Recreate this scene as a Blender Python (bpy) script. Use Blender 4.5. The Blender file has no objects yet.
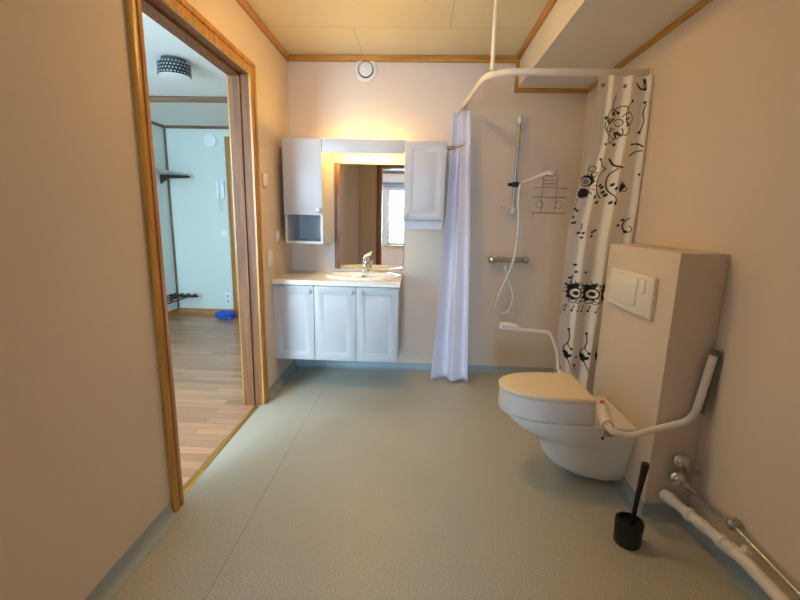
import bpy, bmesh, math, random
import numpy as np
from mathutils import Vector, Matrix
random.seed(4)
sc = bpy.context.scene
COL = sc.collection
PI = math.pi

# ------------------------------------------------------------------ room
XL, XR, YB, YR, ZC = -1.004, 1.193, 3.348, -0.60, 2.40
WT = 0.115                                   # wall thickness
XH, YF, YN = -3.0, 5.08, 0.10                # hall: far-side wall, end wall, near wall
DY0, DY1, DZ = 1.603, 2.582, 2.035           # side doorway
RX0, RX1, RZ = -0.645, 0.13, 2.045           # doorway behind the photographer

# ------------------------------------------------------------------ colours and materials
def lin(c):
    c = c / 255.0
    return c / 12.92 if c <= 0.04045 else ((c + 0.055) / 1.055) ** 2.4
def rgb(r, g, b): return (lin(r), lin(g), lin(b), 1.0)

def mat(name, col, rough=0.5, metal=0.0, vary=0.0, vscale=8.0, bump=0.0, bscale=200.0, emit=None, estr=0.0, coat=0.0, spec=0.5, trans=0.0):
    m = bpy.data.materials.new(name); m.use_nodes = True
    nt = m.node_tree; b = nt.nodes['Principled BSDF']
    b.inputs['Base Color'].default_value = col
    b.inputs['Roughness'].default_value = rough
    b.inputs['Metallic'].default_value = metal
    b.inputs['Specular IOR Level'].default_value = spec
    b.inputs['Coat Weight'].default_value = coat
    b.inputs['Transmission Weight'].default_value = trans
    if emit is not None:
        b.inputs['Emission Color'].default_value = emit
        b.inputs['Emission Strength'].default_value = estr
    tc = nt.nodes.new('ShaderNodeTexCoord')
    if vary > 0:
        n = nt.nodes.new('ShaderNodeTexNoise'); n.inputs['Scale'].default_value = vscale; n.inputs['Detail'].default_value = 5
        nt.links.new(tc.outputs['Object'], n.inputs['Vector'])
        mx = nt.nodes.new('ShaderNodeMix'); mx.data_type = 'RGBA'
        mx.inputs[6].default_value = tuple(c * (1 - vary) for c in col[:3]) + (1,)
        mx.inputs[7].default_value = tuple(min(1, c * (1 + vary)) for c in col[:3]) + (1,)
        nt.links.new(n.outputs['Fac'], mx.inputs[0]); nt.links.new(mx.outputs[2], b.inputs['Base Color'])
    if bump > 0:
        n2 = nt.nodes.new('ShaderNodeTexNoise'); n2.inputs['Scale'].default_value = bscale; n2.inputs['Detail'].default_value = 3
        nt.links.new(tc.outputs['Object'], n2.inputs['Vector'])
        bp = nt.nodes.new('ShaderNodeBump'); bp.inputs['Strength'].default_value = bump; bp.inputs['Distance'].default_value = 0.002
        nt.links.new(n2.outputs['Fac'], bp.inputs['Height']); nt.links.new(bp.outputs['Normal'], b.inputs['Normal'])
    return m

def wood(name, c1, c2, axis, rough=0.35, sc_long=1.2, sc_cross=28.0):
    m = bpy.data.materials.new(name); m.use_nodes = True
    nt = m.node_tree; b = nt.nodes['Principled BSDF']
    tc = nt.nodes.new('ShaderNodeTexCoord'); mp = nt.nodes.new('ShaderNodeMapping')
    s = [sc_cross] * 3; s['xyz'.index(axis)] = sc_long
    mp.inputs['Scale'].default_value = s
    nt.links.new(tc.outputs['Object'], mp.inputs['Vector'])
    n = nt.nodes.new('ShaderNodeTexNoise'); n.inputs['Scale'].default_value = 2.0; n.inputs['Detail'].default_value = 6; n.inputs['Distortion'].default_value = 0.6
    nt.links.new(mp.outputs['Vector'], n.inputs['Vector'])
    r = nt.nodes.new('ShaderNodeValToRGB')
    r.color_ramp.elements[0].position = 0.36; r.color_ramp.elements[0].color = c1
    r.color_ramp.elements[1].position = 0.64; r.color_ramp.elements[1].color = c2
    nt.links.new(n.outputs['Fac'], r.inputs['Fac']); nt.links.new(r.outputs['Color'], b.inputs['Base Color'])
    b.inputs['Roughness'].default_value = rough
    bp = nt.nodes.new('ShaderNodeBump'); bp.inputs['Strength'].default_value = 0.12; bp.inputs['Distance'].default_value = 0.001
    nt.links.new(n.outputs['Fac'], bp.inputs['Height']); nt.links.new(bp.outputs['Normal'], b.inputs['Normal'])
    return m

PINE = {a: wood('oiled_pine_' + a, rgb(168, 112, 40), rgb(206, 150, 66), a) for a in 'xyz'}
DARKW = {a: wood('hall_wood_' + a, rgb(104, 74, 50), rgb(140, 104, 74), a) for a in 'xyz'}
OAK = {a: wood('hall_oak_' + a, rgb(168, 118, 66), rgb(196, 146, 90), a) for a in 'xyz'}
BROWN = wood('dark_brown_wood', rgb(40, 26, 20), rgb(62, 40, 30), 'y')
WALL = mat('wallpaper', rgb(224, 205, 184), 0.75, vary=0.015, vscale=30, bump=0.10, bscale=260)
HWALL = mat('hall_wallpaper', rgb(222, 230, 224), 0.7, vary=0.01, vscale=20, bump=0.08, bscale=220)
SOFF = mat('soffit_paint', rgb(232, 222, 206), 0.7, vary=0.01, vscale=12)
RWALL = mat('rear_room_wallpaper', rgb(240, 214, 196), 0.7, vary=0.01, vscale=20, bump=0.08, bscale=220)
HCEIL = mat('hall_ceiling_paint', rgb(240, 246, 244), 0.7, vary=0.01, vscale=10)
COVE = mat('vinyl_upstand', rgb(156, 165, 164), 0.45, vary=0.05, vscale=160)
WHITE = mat('cabinet_lacquer', rgb(194, 191, 190), 0.38, vary=0.006, vscale=20)
TOP = mat('white_laminate_worktop', rgb(232, 224, 210), 0.35, vary=0.02, vscale=180)
CERAM = mat('glazed_ceramic', rgb(238, 236, 230), 0.10, coat=0.5)
SEATP = mat('seat_plastic', rgb(246, 226, 190), 0.28)
SEATB = mat('seat_riser_plastic', rgb(240, 230, 220), 0.34)
PLAST = mat('white_plastic', rgb(232, 226, 216), 0.35)
CREAM = mat('cream_plastic', rgb(238, 228, 210), 0.35)
POWDER = mat('white_powder_coat', rgb(232, 222, 206), 0.35)
CHROME = mat('chrome', (0.66, 0.65, 0.63, 1), 0.20, 1.0)
STEEL = mat('brushed_steel', (0.46, 0.44, 0.42, 1), 0.28, 1.0)
WIRE = mat('thin_wire_steel', (0.40, 0.37, 0.33, 1), 0.35, 0.9)
BLACK = mat('black_plastic', rgb(9, 9, 10), 0.42)
GREYP = mat('grey_rubber', rgb(120, 116, 100), 0.55)
ORANGE = mat('orange_plastic', rgb(205, 84, 34), 0.4)
BLUEP = mat('blue_plastic_film', rgb(24, 92, 200), 0.35, vary=0.2, vscale=30)
BRASS = mat('brass_strip', rgb(214, 172, 92), 0.28, 0.85)
MIRR = mat('mirror_silver', (0.90, 0.91, 0.90, 1), 0.015, 1.0)
MEDGE = mat('mirror_edge', rgb(70, 52, 34), 0.2)
DARKH = mat('dark_gap', rgb(28, 26, 24), 0.6)
CLEARP = mat('clear_acrylic', (0.95, 0.95, 0.95, 1), 0.08, trans=0.85)
BLINDC = mat('blind_fabric', rgb(120, 122, 126), 0.8)
TUBE = mat('lamp_tube', (1, 0.9, 0.7, 1), 0.3, emit=(1.0, 0.62, 0.13, 1), estr=60.0)
DIFF = mat('opal_diffuser', rgb(238, 244, 246), 0.4)
CURT = mat('white_curtain_cloth', rgb(232, 230, 240), 0.7, vary=0.01, vscale=60)

# glass for the window: clear to shadow rays as real thin glass would be
GLASS = bpy.data.materials.new('window_glass'); GLASS.use_nodes = True
_nt = GLASS.node_tree; _nt.nodes.clear()
_o = _nt.nodes.new('ShaderNodeOutputMaterial'); _t = _nt.nodes.new('ShaderNodeBsdfTransparent'); _g = _nt.nodes.new('ShaderNodeBsdfGlossy')
_g.inputs['Roughness'].default_value = 0.02; _m = _nt.nodes.new('ShaderNodeMixShader'); _m.inputs[0].default_value = 0.06
_nt.links.new(_t.outputs[0], _m.inputs[1]); _nt.links.new(_g.outputs[0], _m.inputs[2]); _nt.links.new(_m.outputs[0], _o.inputs[0])

def floor_material():
    m = bpy.data.materials.new('speckled_vinyl'); m.use_nodes = True
    nt = m.node_tree; b = nt.nodes['Principled BSDF']
    tc = nt.nodes.new('ShaderNodeTexCoord')
    n1 = nt.nodes.new('ShaderNodeTexNoise'); n1.inputs['Scale'].default_value = 210; n1.inputs['Detail'].default_value = 4; n1.inputs['Roughness'].default_value = 0.7
    r1 = nt.nodes.new('ShaderNodeValToRGB')
    e = r1.color_ramp.elements
    e[0].position = 0.34; e[0].color = rgb(150, 147, 130)
    e[1].position = 0.66; e[1].color = rgb(214, 210, 192)
    k = e.new(0.5); k.color = rgb(186, 182, 166)
    n2 = nt.nodes.new('ShaderNodeTexNoise'); n2.inputs['Scale'].default_value = 3.0; n2.inputs['Detail'].default_value = 3
    mx = nt.nodes.new('ShaderNodeMix'); mx.data_type = 'RGBA'; mx.blend_type = 'MULTIPLY'; mx.inputs[0].default_value = 1.0
    r2 = nt.nodes.new('ShaderNodeValToRGB'); r2.color_ramp.elements[0].color = (0.93, 0.93, 0.93, 1); r2.color_ramp.elements[1].color = (1.04, 1.04, 1.03, 1)
    # dimpled rows of the safety vinyl
    w = nt.nodes.new('ShaderNodeTexVoronoi'); w.inputs['Scale'].default_value = 120
    bp = nt.nodes.new('ShaderNodeBump'); bp.inputs['Strength'].default_value = 0.35; bp.inputs['Distance'].default_value = 0.002
    L = nt.links
    for x in (n1, n2, w): L.new(tc.outputs['Object'], x.inputs['Vector'])
    L.new(n1.outputs['Fac'], r1.inputs['Fac']); L.new(n2.outputs['Fac'], r2.inputs['Fac'])
    L.new(r1.outputs['Color'], mx.inputs[6]); L.new(r2.outputs['Color'], mx.inputs[7])
    L.new(mx.outputs[2], b.inputs['Base Color'])
    L.new(w.outputs['Distance'], bp.inputs['Height']); L.new(bp.outputs['Normal'], b.inputs['Normal'])
    b.inputs['Roughness'].default_value = 0.42
    return m
VINYL = floor_material()

def brick_mat(name, c1, c2, cm, w, h, mortar, rough, offset=0.5, rot=0.0, grain=0.0, shift=(0, 0, 0)):
    m = bpy.data.materials.new(name); m.use_nodes = True
    nt = m.node_tree; b = nt.nodes['Principled BSDF']; L = nt.links
    tc = nt.nodes.new('ShaderNodeTexCoord'); mp = nt.nodes.new('ShaderNodeMapping')
    mp.inputs['Rotation'].default_value = (0, 0, rot); mp.inputs['Location'].default_value = shift
    br = nt.nodes.new('ShaderNodeTexBrick'); br.offset = offset
    br.inputs['Scale'].default_value = 1.0; br.inputs['Brick Width'].default_value = w; br.inputs['Row Height'].default_value = h
    br.inputs['Mortar Size'].default_value = mortar; br.inputs['Mortar Smooth'].default_value = 0.1
    br.inputs['Color1'].default_value = c1; br.inputs['Color2'].default_value = c2; br.inputs['Mortar'].default_value = cm
    L.new(tc.outputs['Object'], mp.inputs['Vector']); L.new(mp.outputs['Vector'], br.inputs['Vector'])
    out = br.outputs['Color']
    if grain > 0:
        mp2 = nt.nodes.new('ShaderNodeMapping'); mp2.inputs['Scale'].default_value = (3, 40, 40); mp2.inputs['Rotation'].default_value = (0, 0, rot)
        n = nt.nodes.new('ShaderNodeTexNoise'); n.inputs['Scale'].default_value = 1.5; n.inputs['Detail'].default_value = 5
        L.new(tc.outputs['Object'], mp2.inputs['Vector']); L.new(mp2.outputs['Vector'], n.inputs['Vector'])
        r = nt.nodes.new('ShaderNodeValToRGB'); r.color_ramp.elements[0].color = (1 - grain,) * 3 + (1,); r.color_ramp.elements[1].color = (1 + grain,) * 3 + (1,)
        mx = nt.nodes.new('ShaderNodeMix'); mx.data_type = 'RGBA'; mx.blend_type = 'MULTIPLY'; mx.inputs[0].default_value = 1.0
        L.new(n.outputs['Fac'], r.inputs['Fac']); L.new(out, mx.inputs[6]); L.new(r.outputs['Color'], mx.inputs[7]); out = mx.outputs[2]
    L.new(out, b.inputs['Base Color']); b.inputs['Roughness'].default_value = rough
    return m
LAMINATE = brick_mat('laminate_strips', rgb(202, 150, 112), rgb(168, 122, 90), rgb(138, 100, 74), 0.42, 0.066, 0.0012, 0.26, 0.37, 0.0, 0.16)
PANEL = brick_mat('ceiling_panels', rgb(242, 228, 190), rgb(240, 225, 187), rgb(196, 180, 146), 1.2, 0.6, 0.0022, 0.55, 0.5, 0.0, 0.0, (0.443, 0.12, 0))
REARFL = LAMINATE

# ------------------------------------------------------------------ mesh helpers
def box(bm, x0, y0, z0, x1, y1, z1, bev=0.0, seg=2):
    t = bmesh.new()
    bmesh.ops.create_cube(t, size=1.0)
    for v in t.verts:
        v.co = Vector((x0 + (v.co.x + .5) * (x1 - x0), y0 + (v.co.y + .5) * (y1 - y0), z0 + (v.co.z + .5) * (z1 - z0)))
    if bev > 0:
        bmesh.ops.bevel(t, geom=list(t.edges), offset=bev, segments=seg, profile=0.5, affect='EDGES', clamp_overlap=True)
    merge(bm, t)
    return bm

def merge(bm, t):
    me = bpy.data.meshes.new('tmp'); t.to_mesh(me); t.free(); bm.from_mesh(me); bpy.data.meshes.remove(me)

def B(x0, y0, z0, x1, y1, z1, bev=0.0, seg=2): return box(bmesh.new(), x0, y0, z0, x1, y1, z1, bev, seg)

def loft(rings, closed_u=True, cap0=True, cap1=True, bm=None):
    bm = bm or bmesh.new()
    R = [[bm.verts.new(p) for p in r] for r in rings]
    n = len(R[0])
    for a, b in zip(R, R[1:]):
        for i in range(n if closed_u else n - 1):
            j = (i + 1) % n
            bm.faces.new((a[i], a[j], b[j], b[i]))
    if cap0: bm.faces.new(list(reversed(R[0])))
    if cap1: bm.faces.new(R[-1])
    return bm

def smooth_path(pts, rad, n=6):
    """Round the corners of a polyline."""
    P = [Vector(p) for p in pts]; out = [P[0]]
    for i in range(1, len(P) - 1):
        a, b, c = P[i - 1], P[i], P[i + 1]
        d = min(rad, (a - b).length * .49, (c - b).length * .49)
        s, e = b + (a - b).normalized() * d, b + (c - b).normalized() * d
        for k in range(n + 1):
            t = k / n
            out.append(s * (1 - t) ** 2 + b * 2 * t * (1 - t) + e * t * t)
    out.append(P[-1])
    return out

def spline(pts, n=8):
    P = [Vector(p) for p in pts]; P = [P[0] * 2 - P[1]] + P + [P[-1] * 2 - P[-2]]; out = []
    for i in range(1, len(P) - 2):
        a, b, c, d = P[i - 1:i + 3]
        for k in range(n):
            t = k / n
            out.append(0.5 * ((2 * b) + (c - a) * t + (2 * a - 5 * b + 4 * c - d) * t * t + (3 * b - a - 3 * c + d) * t ** 3))
    out.append(P[-2])
    return out

def tube(pts, r, seg=12, bm=None, sx=1.0, closed=False, up=None):
    P = [Vector(p) for p in pts]; n = len(P)
    rr = r if isinstance(r, (list, tuple)) else [r] * n
    T = [((P[(i + 1) % n] if closed or i < n - 1 else P[i]) - (P[i - 1] if closed or i > 0 else P[i])).normalized() for i in range(n)]
    u = up or (Vector((0, 0, 1)) if abs(T[0].z) < .9 else Vector((1, 0, 0)))
    rings = []
    for i in range(n):
        u = (u - T[i] * u.dot(T[i])).normalized(); w = T[i].cross(u)
        rings.append([P[i] + u * (math.cos(2 * PI * k / seg) * rr[i]) + w * (math.sin(2 * PI * k / seg) * rr[i] * sx) for k in range(seg)])
    if closed: rings.append(rings[0])
    bm = loft(rings, True, not closed, not closed, bm)
    if closed: bmesh.ops.remove_doubles(bm, verts=bm.verts, dist=1e-6)
    return bm

def lathe(prof, origin, axis='z', seg=24, bm=None, sy=1.0):
    """prof: (radius, height along the axis)."""
    o = Vector(origin)
    d = {'x': Vector((1, 0, 0)), 'y': Vector((0, 1, 0)), 'z': Vector((0, 0, 1)), '-x': Vector((-1, 0, 0)), '-y': Vector((0, -1, 0))}.get(axis) or Vector(axis).normalized()
    u = Vector((0, 0, 1)) if abs(d.z) < .9 else Vector((1, 0, 0))
    u = (u - d * u.dot(d)).normalized(); w = d.cross(u)
    rings = [[o + d * h + u * (math.cos(2 * PI * k / seg) * max(r, 1e-4)) + w * (math.sin(2 * PI * k / seg) * max(r, 1e-4) * sy) for k in range(seg)] for r, h in prof]
    return loft(rings, True, True, True, bm)

def strip(path, prof, f):
    """Sweep a closed profile [(outward, proud)] round a frame path [((a, z), (da, dz))]; f maps (a, z, proud) to the room."""
    rings = [[f(a + da * d, z + dz * d, h) for d, h in prof] for (a, z), (da, dz) in path]
    return loft(rings)

def finish(bm, name, m, smooth=True, ang=38):
    bmesh.ops.recalc_face_normals(bm, faces=bm.faces)
    me = bpy.data.meshes.new(name); bm.to_mesh(me); bm.free()
    for mm in (m if isinstance(m, list) else [m]): me.materials.append(mm)
    if smooth:
        me.shade_smooth(); me.set_sharp_from_angle(angle=math.radians(ang))
    return me

def root_loc(o):
    p = Vector(o.location)
    while o.parent: o = o.parent; p += Vector(o.location)
    return p

def part(name, bm, m, parent, label=None, smooth=True):
    """A part (or a sub-part) built in room coordinates, hung under its thing."""
    me = finish(bm, name, m, smooth)
    co = np.empty(len(me.vertices) * 3, dtype=np.float32); me.vertices.foreach_get('co', co); co = co.reshape(-1, 3)
    c = Vector(((co[:, 0].min() + co[:, 0].max()) / 2, (co[:, 1].min() + co[:, 1].max()) / 2, co[:, 2].min()))
    me.transform(Matrix.Translation(-c))
    o = bpy.data.objects.new(name, me); COL.objects.link(o)
    o.parent = parent; o.location = c - root_loc(parent)
    if label: o['label'] = label
    return o

def tag(o, label, cat, group=None, kind=None):
    o['label'] = label; o['category'] = cat
    if group: o['group'] = group
    if kind: o['kind'] = kind
    return o

def thing(name, loc, label, cat, group=None, kind=None):
    o = bpy.data.objects.new(name, None); COL.objects.link(o); o.location = loc; o.empty_display_size = 0.05
    return tag(o, label, cat, group, kind)

def single(name, bm, m, label, cat, group=None, kind=None, smooth=True, recentre=True):
    me = finish(bm, name, m, smooth)
    o = bpy.data.objects.new(name, me); COL.objects.link(o)
    if recentre:
        co = np.empty(len(me.vertices) * 3, dtype=np.float32); me.vertices.foreach_get('co', co); co = co.reshape(-1, 3)
        c = Vector(((co[:, 0].min() + co[:, 0].max()) / 2, (co[:, 1].min() + co[:, 1].max()) / 2, co[:, 2].min()))
        me.transform(Matrix.Translation(-c)); o.location = c
    return tag(o, label, cat, group, kind)

def struct(name, bm, m, label, cat, smooth=False):
    return single(name, bm, m, label, cat, None, 'structure', smooth, False)   # origin at the room's origin: textures line up

def wall_with_hole(axis, c0, c1, a0, a1, z1, ha0, ha1, hz1, hz0=0.0):
    """A wall slab between c0 and c1 on AXIS, running a0..a1, with one opening, as ONE connected mesh."""
    A = sorted({a0, ha0, ha1, a1}); Z = sorted({-.02, hz0, hz1, z1}) if hz0 > 0 else [-.02, hz1, z1]
    bm = bmesh.new()
    def P(c, a, z): return (c, a, z) if axis == 'x' else (a, c, z)
    for i in range(len(A) - 1):
        for j in range(len(Z) - 1):
            am, zm = (A[i] + A[i + 1]) / 2, (Z[j] + Z[j + 1]) / 2
            if ha0 < am < ha1 and (hz0 if hz0 > 0 else -.02) < zm < hz1: continue
            v = [bm.verts.new(P(c, a, z)) for c in (c0, c1) for a, z in ((A[i], Z[j]), (A[i + 1], Z[j]), (A[i + 1], Z[j + 1]), (A[i], Z[j + 1]))]
            for q in ((0, 1, 2, 3), (7, 6, 5, 4), (0, 4, 5, 1), (1, 5, 6, 2), (2, 6, 7, 3), (3, 7, 4, 0)):
                bm.faces.new([v[k] for k in q])
    bmesh.ops.remove_doubles(bm, verts=bm.verts, dist=1e-5)
    seen = {}
    for f in bm.faces:                                  # drop the walls inside the slab
        k = tuple(sorted(v.index for v in f.verts)); seen.setdefault(k, []).append(f)
    bm.verts.index_update()
    seen = {}
    for f in bm.faces: seen.setdefault(tuple(sorted(v.index for v in f.verts)), []).append(f)
    bmesh.ops.delete(bm, geom=[f for fs in seen.values() if len(fs) > 1 for f in fs], context='FACES')
    return bm

# ------------------------------------------------------------------ the bathroom shell
struct('floor', B(XL - .045, YR - .06, -.08, XR + .1, YB + .1, 0), VINYL, 'grey-green speckled vinyl floor of the bathroom', 'floor')
single('trim_1', B(-.668, .2, .0002, -.665, 2.85, .0012), mat('vinyl_seam', rgb(156, 150, 132), 0.5), 'thin welded seam running lengthwise across the vinyl floor', 'floor seam', None, 'structure', False, False)
struct('ceiling', B(XL - WT, YR - .1, ZC, XR + .1, YB + .1, ZC + .08), PANEL, 'cream panelled bathroom ceiling with fine joints', 'ceiling')
struct('wall_left', wall_with_hole('x', XL - WT, XL, YR - WT, YB + .1, ZC, DY0 - .02, DY1 + .02, DZ + .02), WALL, 'beige papered wall with the wooden doorway to the hall', 'wall')
struct('wall_back', B(XL - WT, YB, -.02, XR + .1, YB + .1, ZC), WALL, 'beige papered wall behind the vanity and shower', 'wall')
struct('wall_right', B(XR, YR - .1, -.02, XR + .1, YB + .1, ZC), WALL, 'plain beige papered wall beside the toilet', 'wall')
struct('wall_rear', wall_with_hole('y', YR - .1, YR, XL - WT, XR + .1, ZC, RX0 - .02, RX1 + .02, RZ + .02), WALL, 'beige wall with a wood-framed doorway seen in the mirror', 'wall')
SZ, SX = 2.188, 0.69
struct('ceiling_soffit', B(SX, YR, SZ, XR, YB, ZC), SOFF, 'boxed-in pale soffit along the ceiling above the shower and toilet', 'soffit')
BX, BY0, BY1, BZ = 1.008, 1.667, 2.284, 1.136
struct('wall_cistern', B(BX, BY0, 0, XR, BY1, BZ, .004), WALL, 'low boxed-in cistern wall behind the toilet', 'cistern wall', True)

# timber trims at the ceiling
def rod(path, prof, f): return strip(path, prof, f)
CP = [(0, 0), (.018, 0), (.022, -.008), (.022, -.03), (.014, -.044), (0, -.044)]     # (proud of wall, below ceiling)
def trim_y(name, x, s, y0, y1, z, prof, m, label):
    struct(name, loft([[(x + s * d, y, z + h) for d, h in prof] for y in (y0, y1)]), m, label, 'trim')
def trim_x(name, y, s, x0, x1, z, prof, m, label):
    struct(name, loft([[(x, y + s * d, z + h) for d, h in prof] for x in (x0, x1)]), m, label, 'trim')
trim_y('trim_2', XL, 1, YR, YB, ZC, CP, PINE['y'], 'pine ceiling moulding above the hall doorway')
trim_x('trim_3', YB, -1, XL, SX, ZC, CP, PINE['x'], 'pine ceiling moulding above the round vent')
trim_y('trim_4', SX, -1, YR, YB, ZC, [(0, 0), (.03, 0), (.03, -.012), (.02, -.022), (0, -.022)], PINE['y'], 'pine moulding where the soffit meets the ceiling panels')
SP = [(0, 0), (.014, 0), (.014, -.026), (.009, -.030), (0, -.030)]
trim_x('trim_5', YB, -1, SX, XR, SZ, SP, PINE['x'], 'pine strip under the soffit above the shower rail')
trim_y('trim_6', XR, -1, YR, YB, SZ, SP, PINE['y'], 'long pine strip under the soffit along the plain wall')
struct('trim_7', B(SX - .022, YB - .014, SZ - .030, SX - .0005, YB, ZC - .044), PINE['z'], 'short upright pine strip at the end of the soffit', 'trim')

# vinyl upstand: floor covering carried up the wall
UP = [(0, .060), (.004, .060), (.006, .032), (.013, .014), (.026, .004), (.042, .0008), (.042, 0), (0, 0)]
def up_y(name, x, s, y0, y1, label): struct(name, loft([[(x + s * d, y, h) for d, h in UP] for y in (y0, y1)]), COVE, label, 'baseboard', True)
def up_x(name, y, s, x0, x1, label): struct(name, loft([[(x, y + s * d, h) for d, h in UP] for x in (x0, x1)]), COVE, label, 'baseboard', True)
up_y('baseboard_left', XL, 1, YR, DY0 - .08, 'blue-grey vinyl upstand before the hall doorway')
up_y('baseboard_corner', XL, 1, DY1 + .08, YB, 'blue-grey vinyl upstand between hall doorway and vanity corner')
up_x('baseboard_back', YB, -1, XL, XR, 'blue-grey vinyl upstand under the vanity and shower')
up_y('baseboard_right', XR, -1, YR, BY0, 'blue-grey vinyl upstand behind the white waste pipe')
up_y('baseboard_shower', XR, -1, BY1, YB, 'blue-grey vinyl upstand inside the shower corner')
struct('baseboard_cistern', loft([[(BX - d, BY1 + .02, h) for d, h in UP], [(BX - d, BY0 - d, h) for d, h in UP], [(XR, BY0 - d, h) for d, h in UP]]), COVE, 'blue-grey vinyl upstand round the foot of the cistern wall', 'baseboard', True)

# ------------------------------------------------------------------ doorways
CAS = [(0, 0), (0, .012), (.006, .016), (.026, .016), (.030, .011), (.042, .011), (.046, .020), (.066, .020), (.074, .014), (.074, 0)]
def frame_path(a0, a1, z, z0=0.0): return [((a0, z0), (-1, 0)), ((a0, z), (-1, 1)), ((a1, z), (1, 1)), ((a1, z0), (1, 0))]
def doorway(name, a0, a1, z, f, depth, casmat, jambmat, label, cat='door frame', other_side=True, stop=True):
    t = thing(name, f((a0 + a1) / 2, 0, 0), label, cat, None, 'structure')
    part('casing', strip(frame_path(a0, a1, z), CAS, f), casmat, t)
    s = .012 if stop else 0.0
    jp = [(0, -.0005), (0, -depth * .42), (-s, -depth * .42 - .001), (-s, -depth), (.019, -depth), (.019, -.0005)]
    part('jamb', strip(frame_path(a0, a1, z), jp, f), jambmat, t)
    if other_side:
        part('casing', strip(frame_path(a0, a1, z), [(d, -depth - h) for d, h in CAS], f), casmat, t)
    return t
fl = lambda a, z, h: (XL + h, a, z)
d1 = doorway('door_1', DY0, DY1, DZ, fl, WT, PINE['z'], wood('oiled_pine_jamb', rgb(104, 62, 30), rgb(136, 86, 46), 'z', 0.6), 'moulded pine frame of the doorway into the hall')
part('threshold', loft([[(XL - .062 + d, y, h) for d, h in ((.012, 0), (.012, .004), (.020, .008), (.036, .008), (.044, .004), (.044, 0))] for y in (DY0 + .013, DY1 - .013)]), BRASS, d1, 'brass-coloured threshold strip')
fr = lambda a, z, h: (a, YR + h, z)
doorway('door_2', RX0, RX1, RZ, fr, .10, wood('rear_casing_wood', rgb(140, 88, 40), rgb(176, 116, 58), 'z'), PINE['z'], 'wooden frame of the second doorway, seen only in the mirror')

# ------------------------------------------------------------------ the hall
HX1 = XL - WT
struct('floor_hall', B(XH, YN, -.08, XL - .045, YF, 0), LAMINATE, 'brown strip laminate floor of the hall', 'floor')
HSZ = 2.236
struct('ceiling_hall', B(XH - .1, YN - .1, HSZ, HX1, YF + .1, HSZ + .08), HCEIL, 'white ceiling of the hall with the drum lamp', 'ceiling')
struct('wall_hall_end', B(XH - .1, YF, -.02, HX1 + .1, YF + .1, HSZ), HWALL, 'pale end wall of the hall with the intercom', 'wall')
struct('wall_hall_side', B(XH - .1, YN - .1, -.02, XH, YF + .1, HSZ), HWALL, 'pale side wall of the hall carrying the coat racks', 'wall')
struct('wall_hall_inner', B(HX1, YB + .1, -.02, HX1 + .1, YF + .1, HSZ), HWALL, 'pale hall wall beyond the bathroom', 'wall')
struct('wall_hall_near', wall_with_hole('y', YN - .1, YN, XH - .1, HX1, ZC, -2.65, -1.5, 2.1, .6), HWALL, 'hall wall with the daylight window, out of view', 'wall')
struct('trim_8', B(XH, 3.83, 2.190, HX1, 3.862, HSZ, .004), DARKW['x'], 'brown timber batten across the hall ceiling behind the drum lamp', 'trim')
trim_x('trim_9', YF, -1, XH, HX1, HSZ, [(0, 0), (.014, 0), (.014, -.03), (0, -.03)], DARKW['x'], 'thin brown moulding on the hall end wall')
trim_y('trim_10', XH, 1, YN, YF, HSZ, [(0, 0), (.014, 0), (.014, -.03), (0, -.03)], DARKW['y'], 'thin brown moulding above the hat rack')
struct('trim_11', B(XH, YF - .02, .07, XH + .02, YF, HSZ - .03, .003), DARKW['z'], 'upright brown corner strip behind the hat rack', 'trim')
BP = [(0, 0), (.014, 0), (.014, .062), (.008, .07), (0, .07)]
struct('baseboard_hall_end', loft([[(x, YF - d, h) for d, h in BP] for x in (XH, -2.285)]), OAK['x'], 'oak baseboard below the intercom', 'baseboard')
struct('baseboard_hall_side', loft([[(XH + d, y, h) for d, h in BP] for y in (YN, YF)]), OAK['y'], 'oak baseboard below the shoe rack', 'baseboard')
# hall end door: casing and a plain leaf
fe = lambda a, z, h: (a, YF - h, z)
d3 = thing('door_3', (-1.75, YF - .05, 0), 'light oak door with casing at the end of the hall', 'door', None, 'structure')
part('casing', strip(frame_path(-2.21, -1.30, 2.05), CAS, fe), OAK['z'], d3)
lf = part('leaf', B(-2.206, YF - .012, .012, -1.304, YF - .001, 2.046, .002), wood('oak_leaf', rgb(156, 108, 64), rgb(184, 136, 88), 'z'), d3)
h_ = part('handle', tube(smooth_path([(-2.12, YF - .012, 1.02), (-2.12, YF - .06, 1.02), (-2.01, YF - .06, 1.02)], .015), .009), STEEL, d3)
# windows that light the hall
def window(name, axis, c, a0, a1, z0, z1, s, label):
    """s: the direction of the room along AXIS."""
    def P(a, z, h): return (c + s * h, a, z) if axis == 'x' else (a, c + s * h, z)
    t = thing(name, P((a0 + a1) / 2, z0, 0), label, 'window', None, 'structure')
    path = [((a0, z0), (1, 1)), ((a0, z1), (1, -1)), ((a1, z1), (-1, -1)), ((a1, z0), (-1, 1)), ((a0, z0), (1, 1))]
    bm = strip(path, [(0.0, -.09), (0.0, -.02), (.055, -.02), (.055, -.07), (.05, -.09)], P)
    bmesh.ops.remove_doubles(bm, verts=bm.verts, dist=1e-5)
    part('frame', bm, WHITE, t)
    q = bmesh.new(); lo, hi = P(a0 + .05, z0 + .05, -.060), P(a1 - .05, z1 - .05, -.056)
    box(q, min(lo[0], hi[0]), min(lo[1], hi[1]), lo[2], max(lo[0], hi[0]), max(lo[1], hi[1]), hi[2])
    part('pane', q, GLASS, t)
    return t, P
window('window_2', 'y', YN, -2.65, -1.5, .6, 2.1, 1, 'tall white hall window, out of view')

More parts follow.
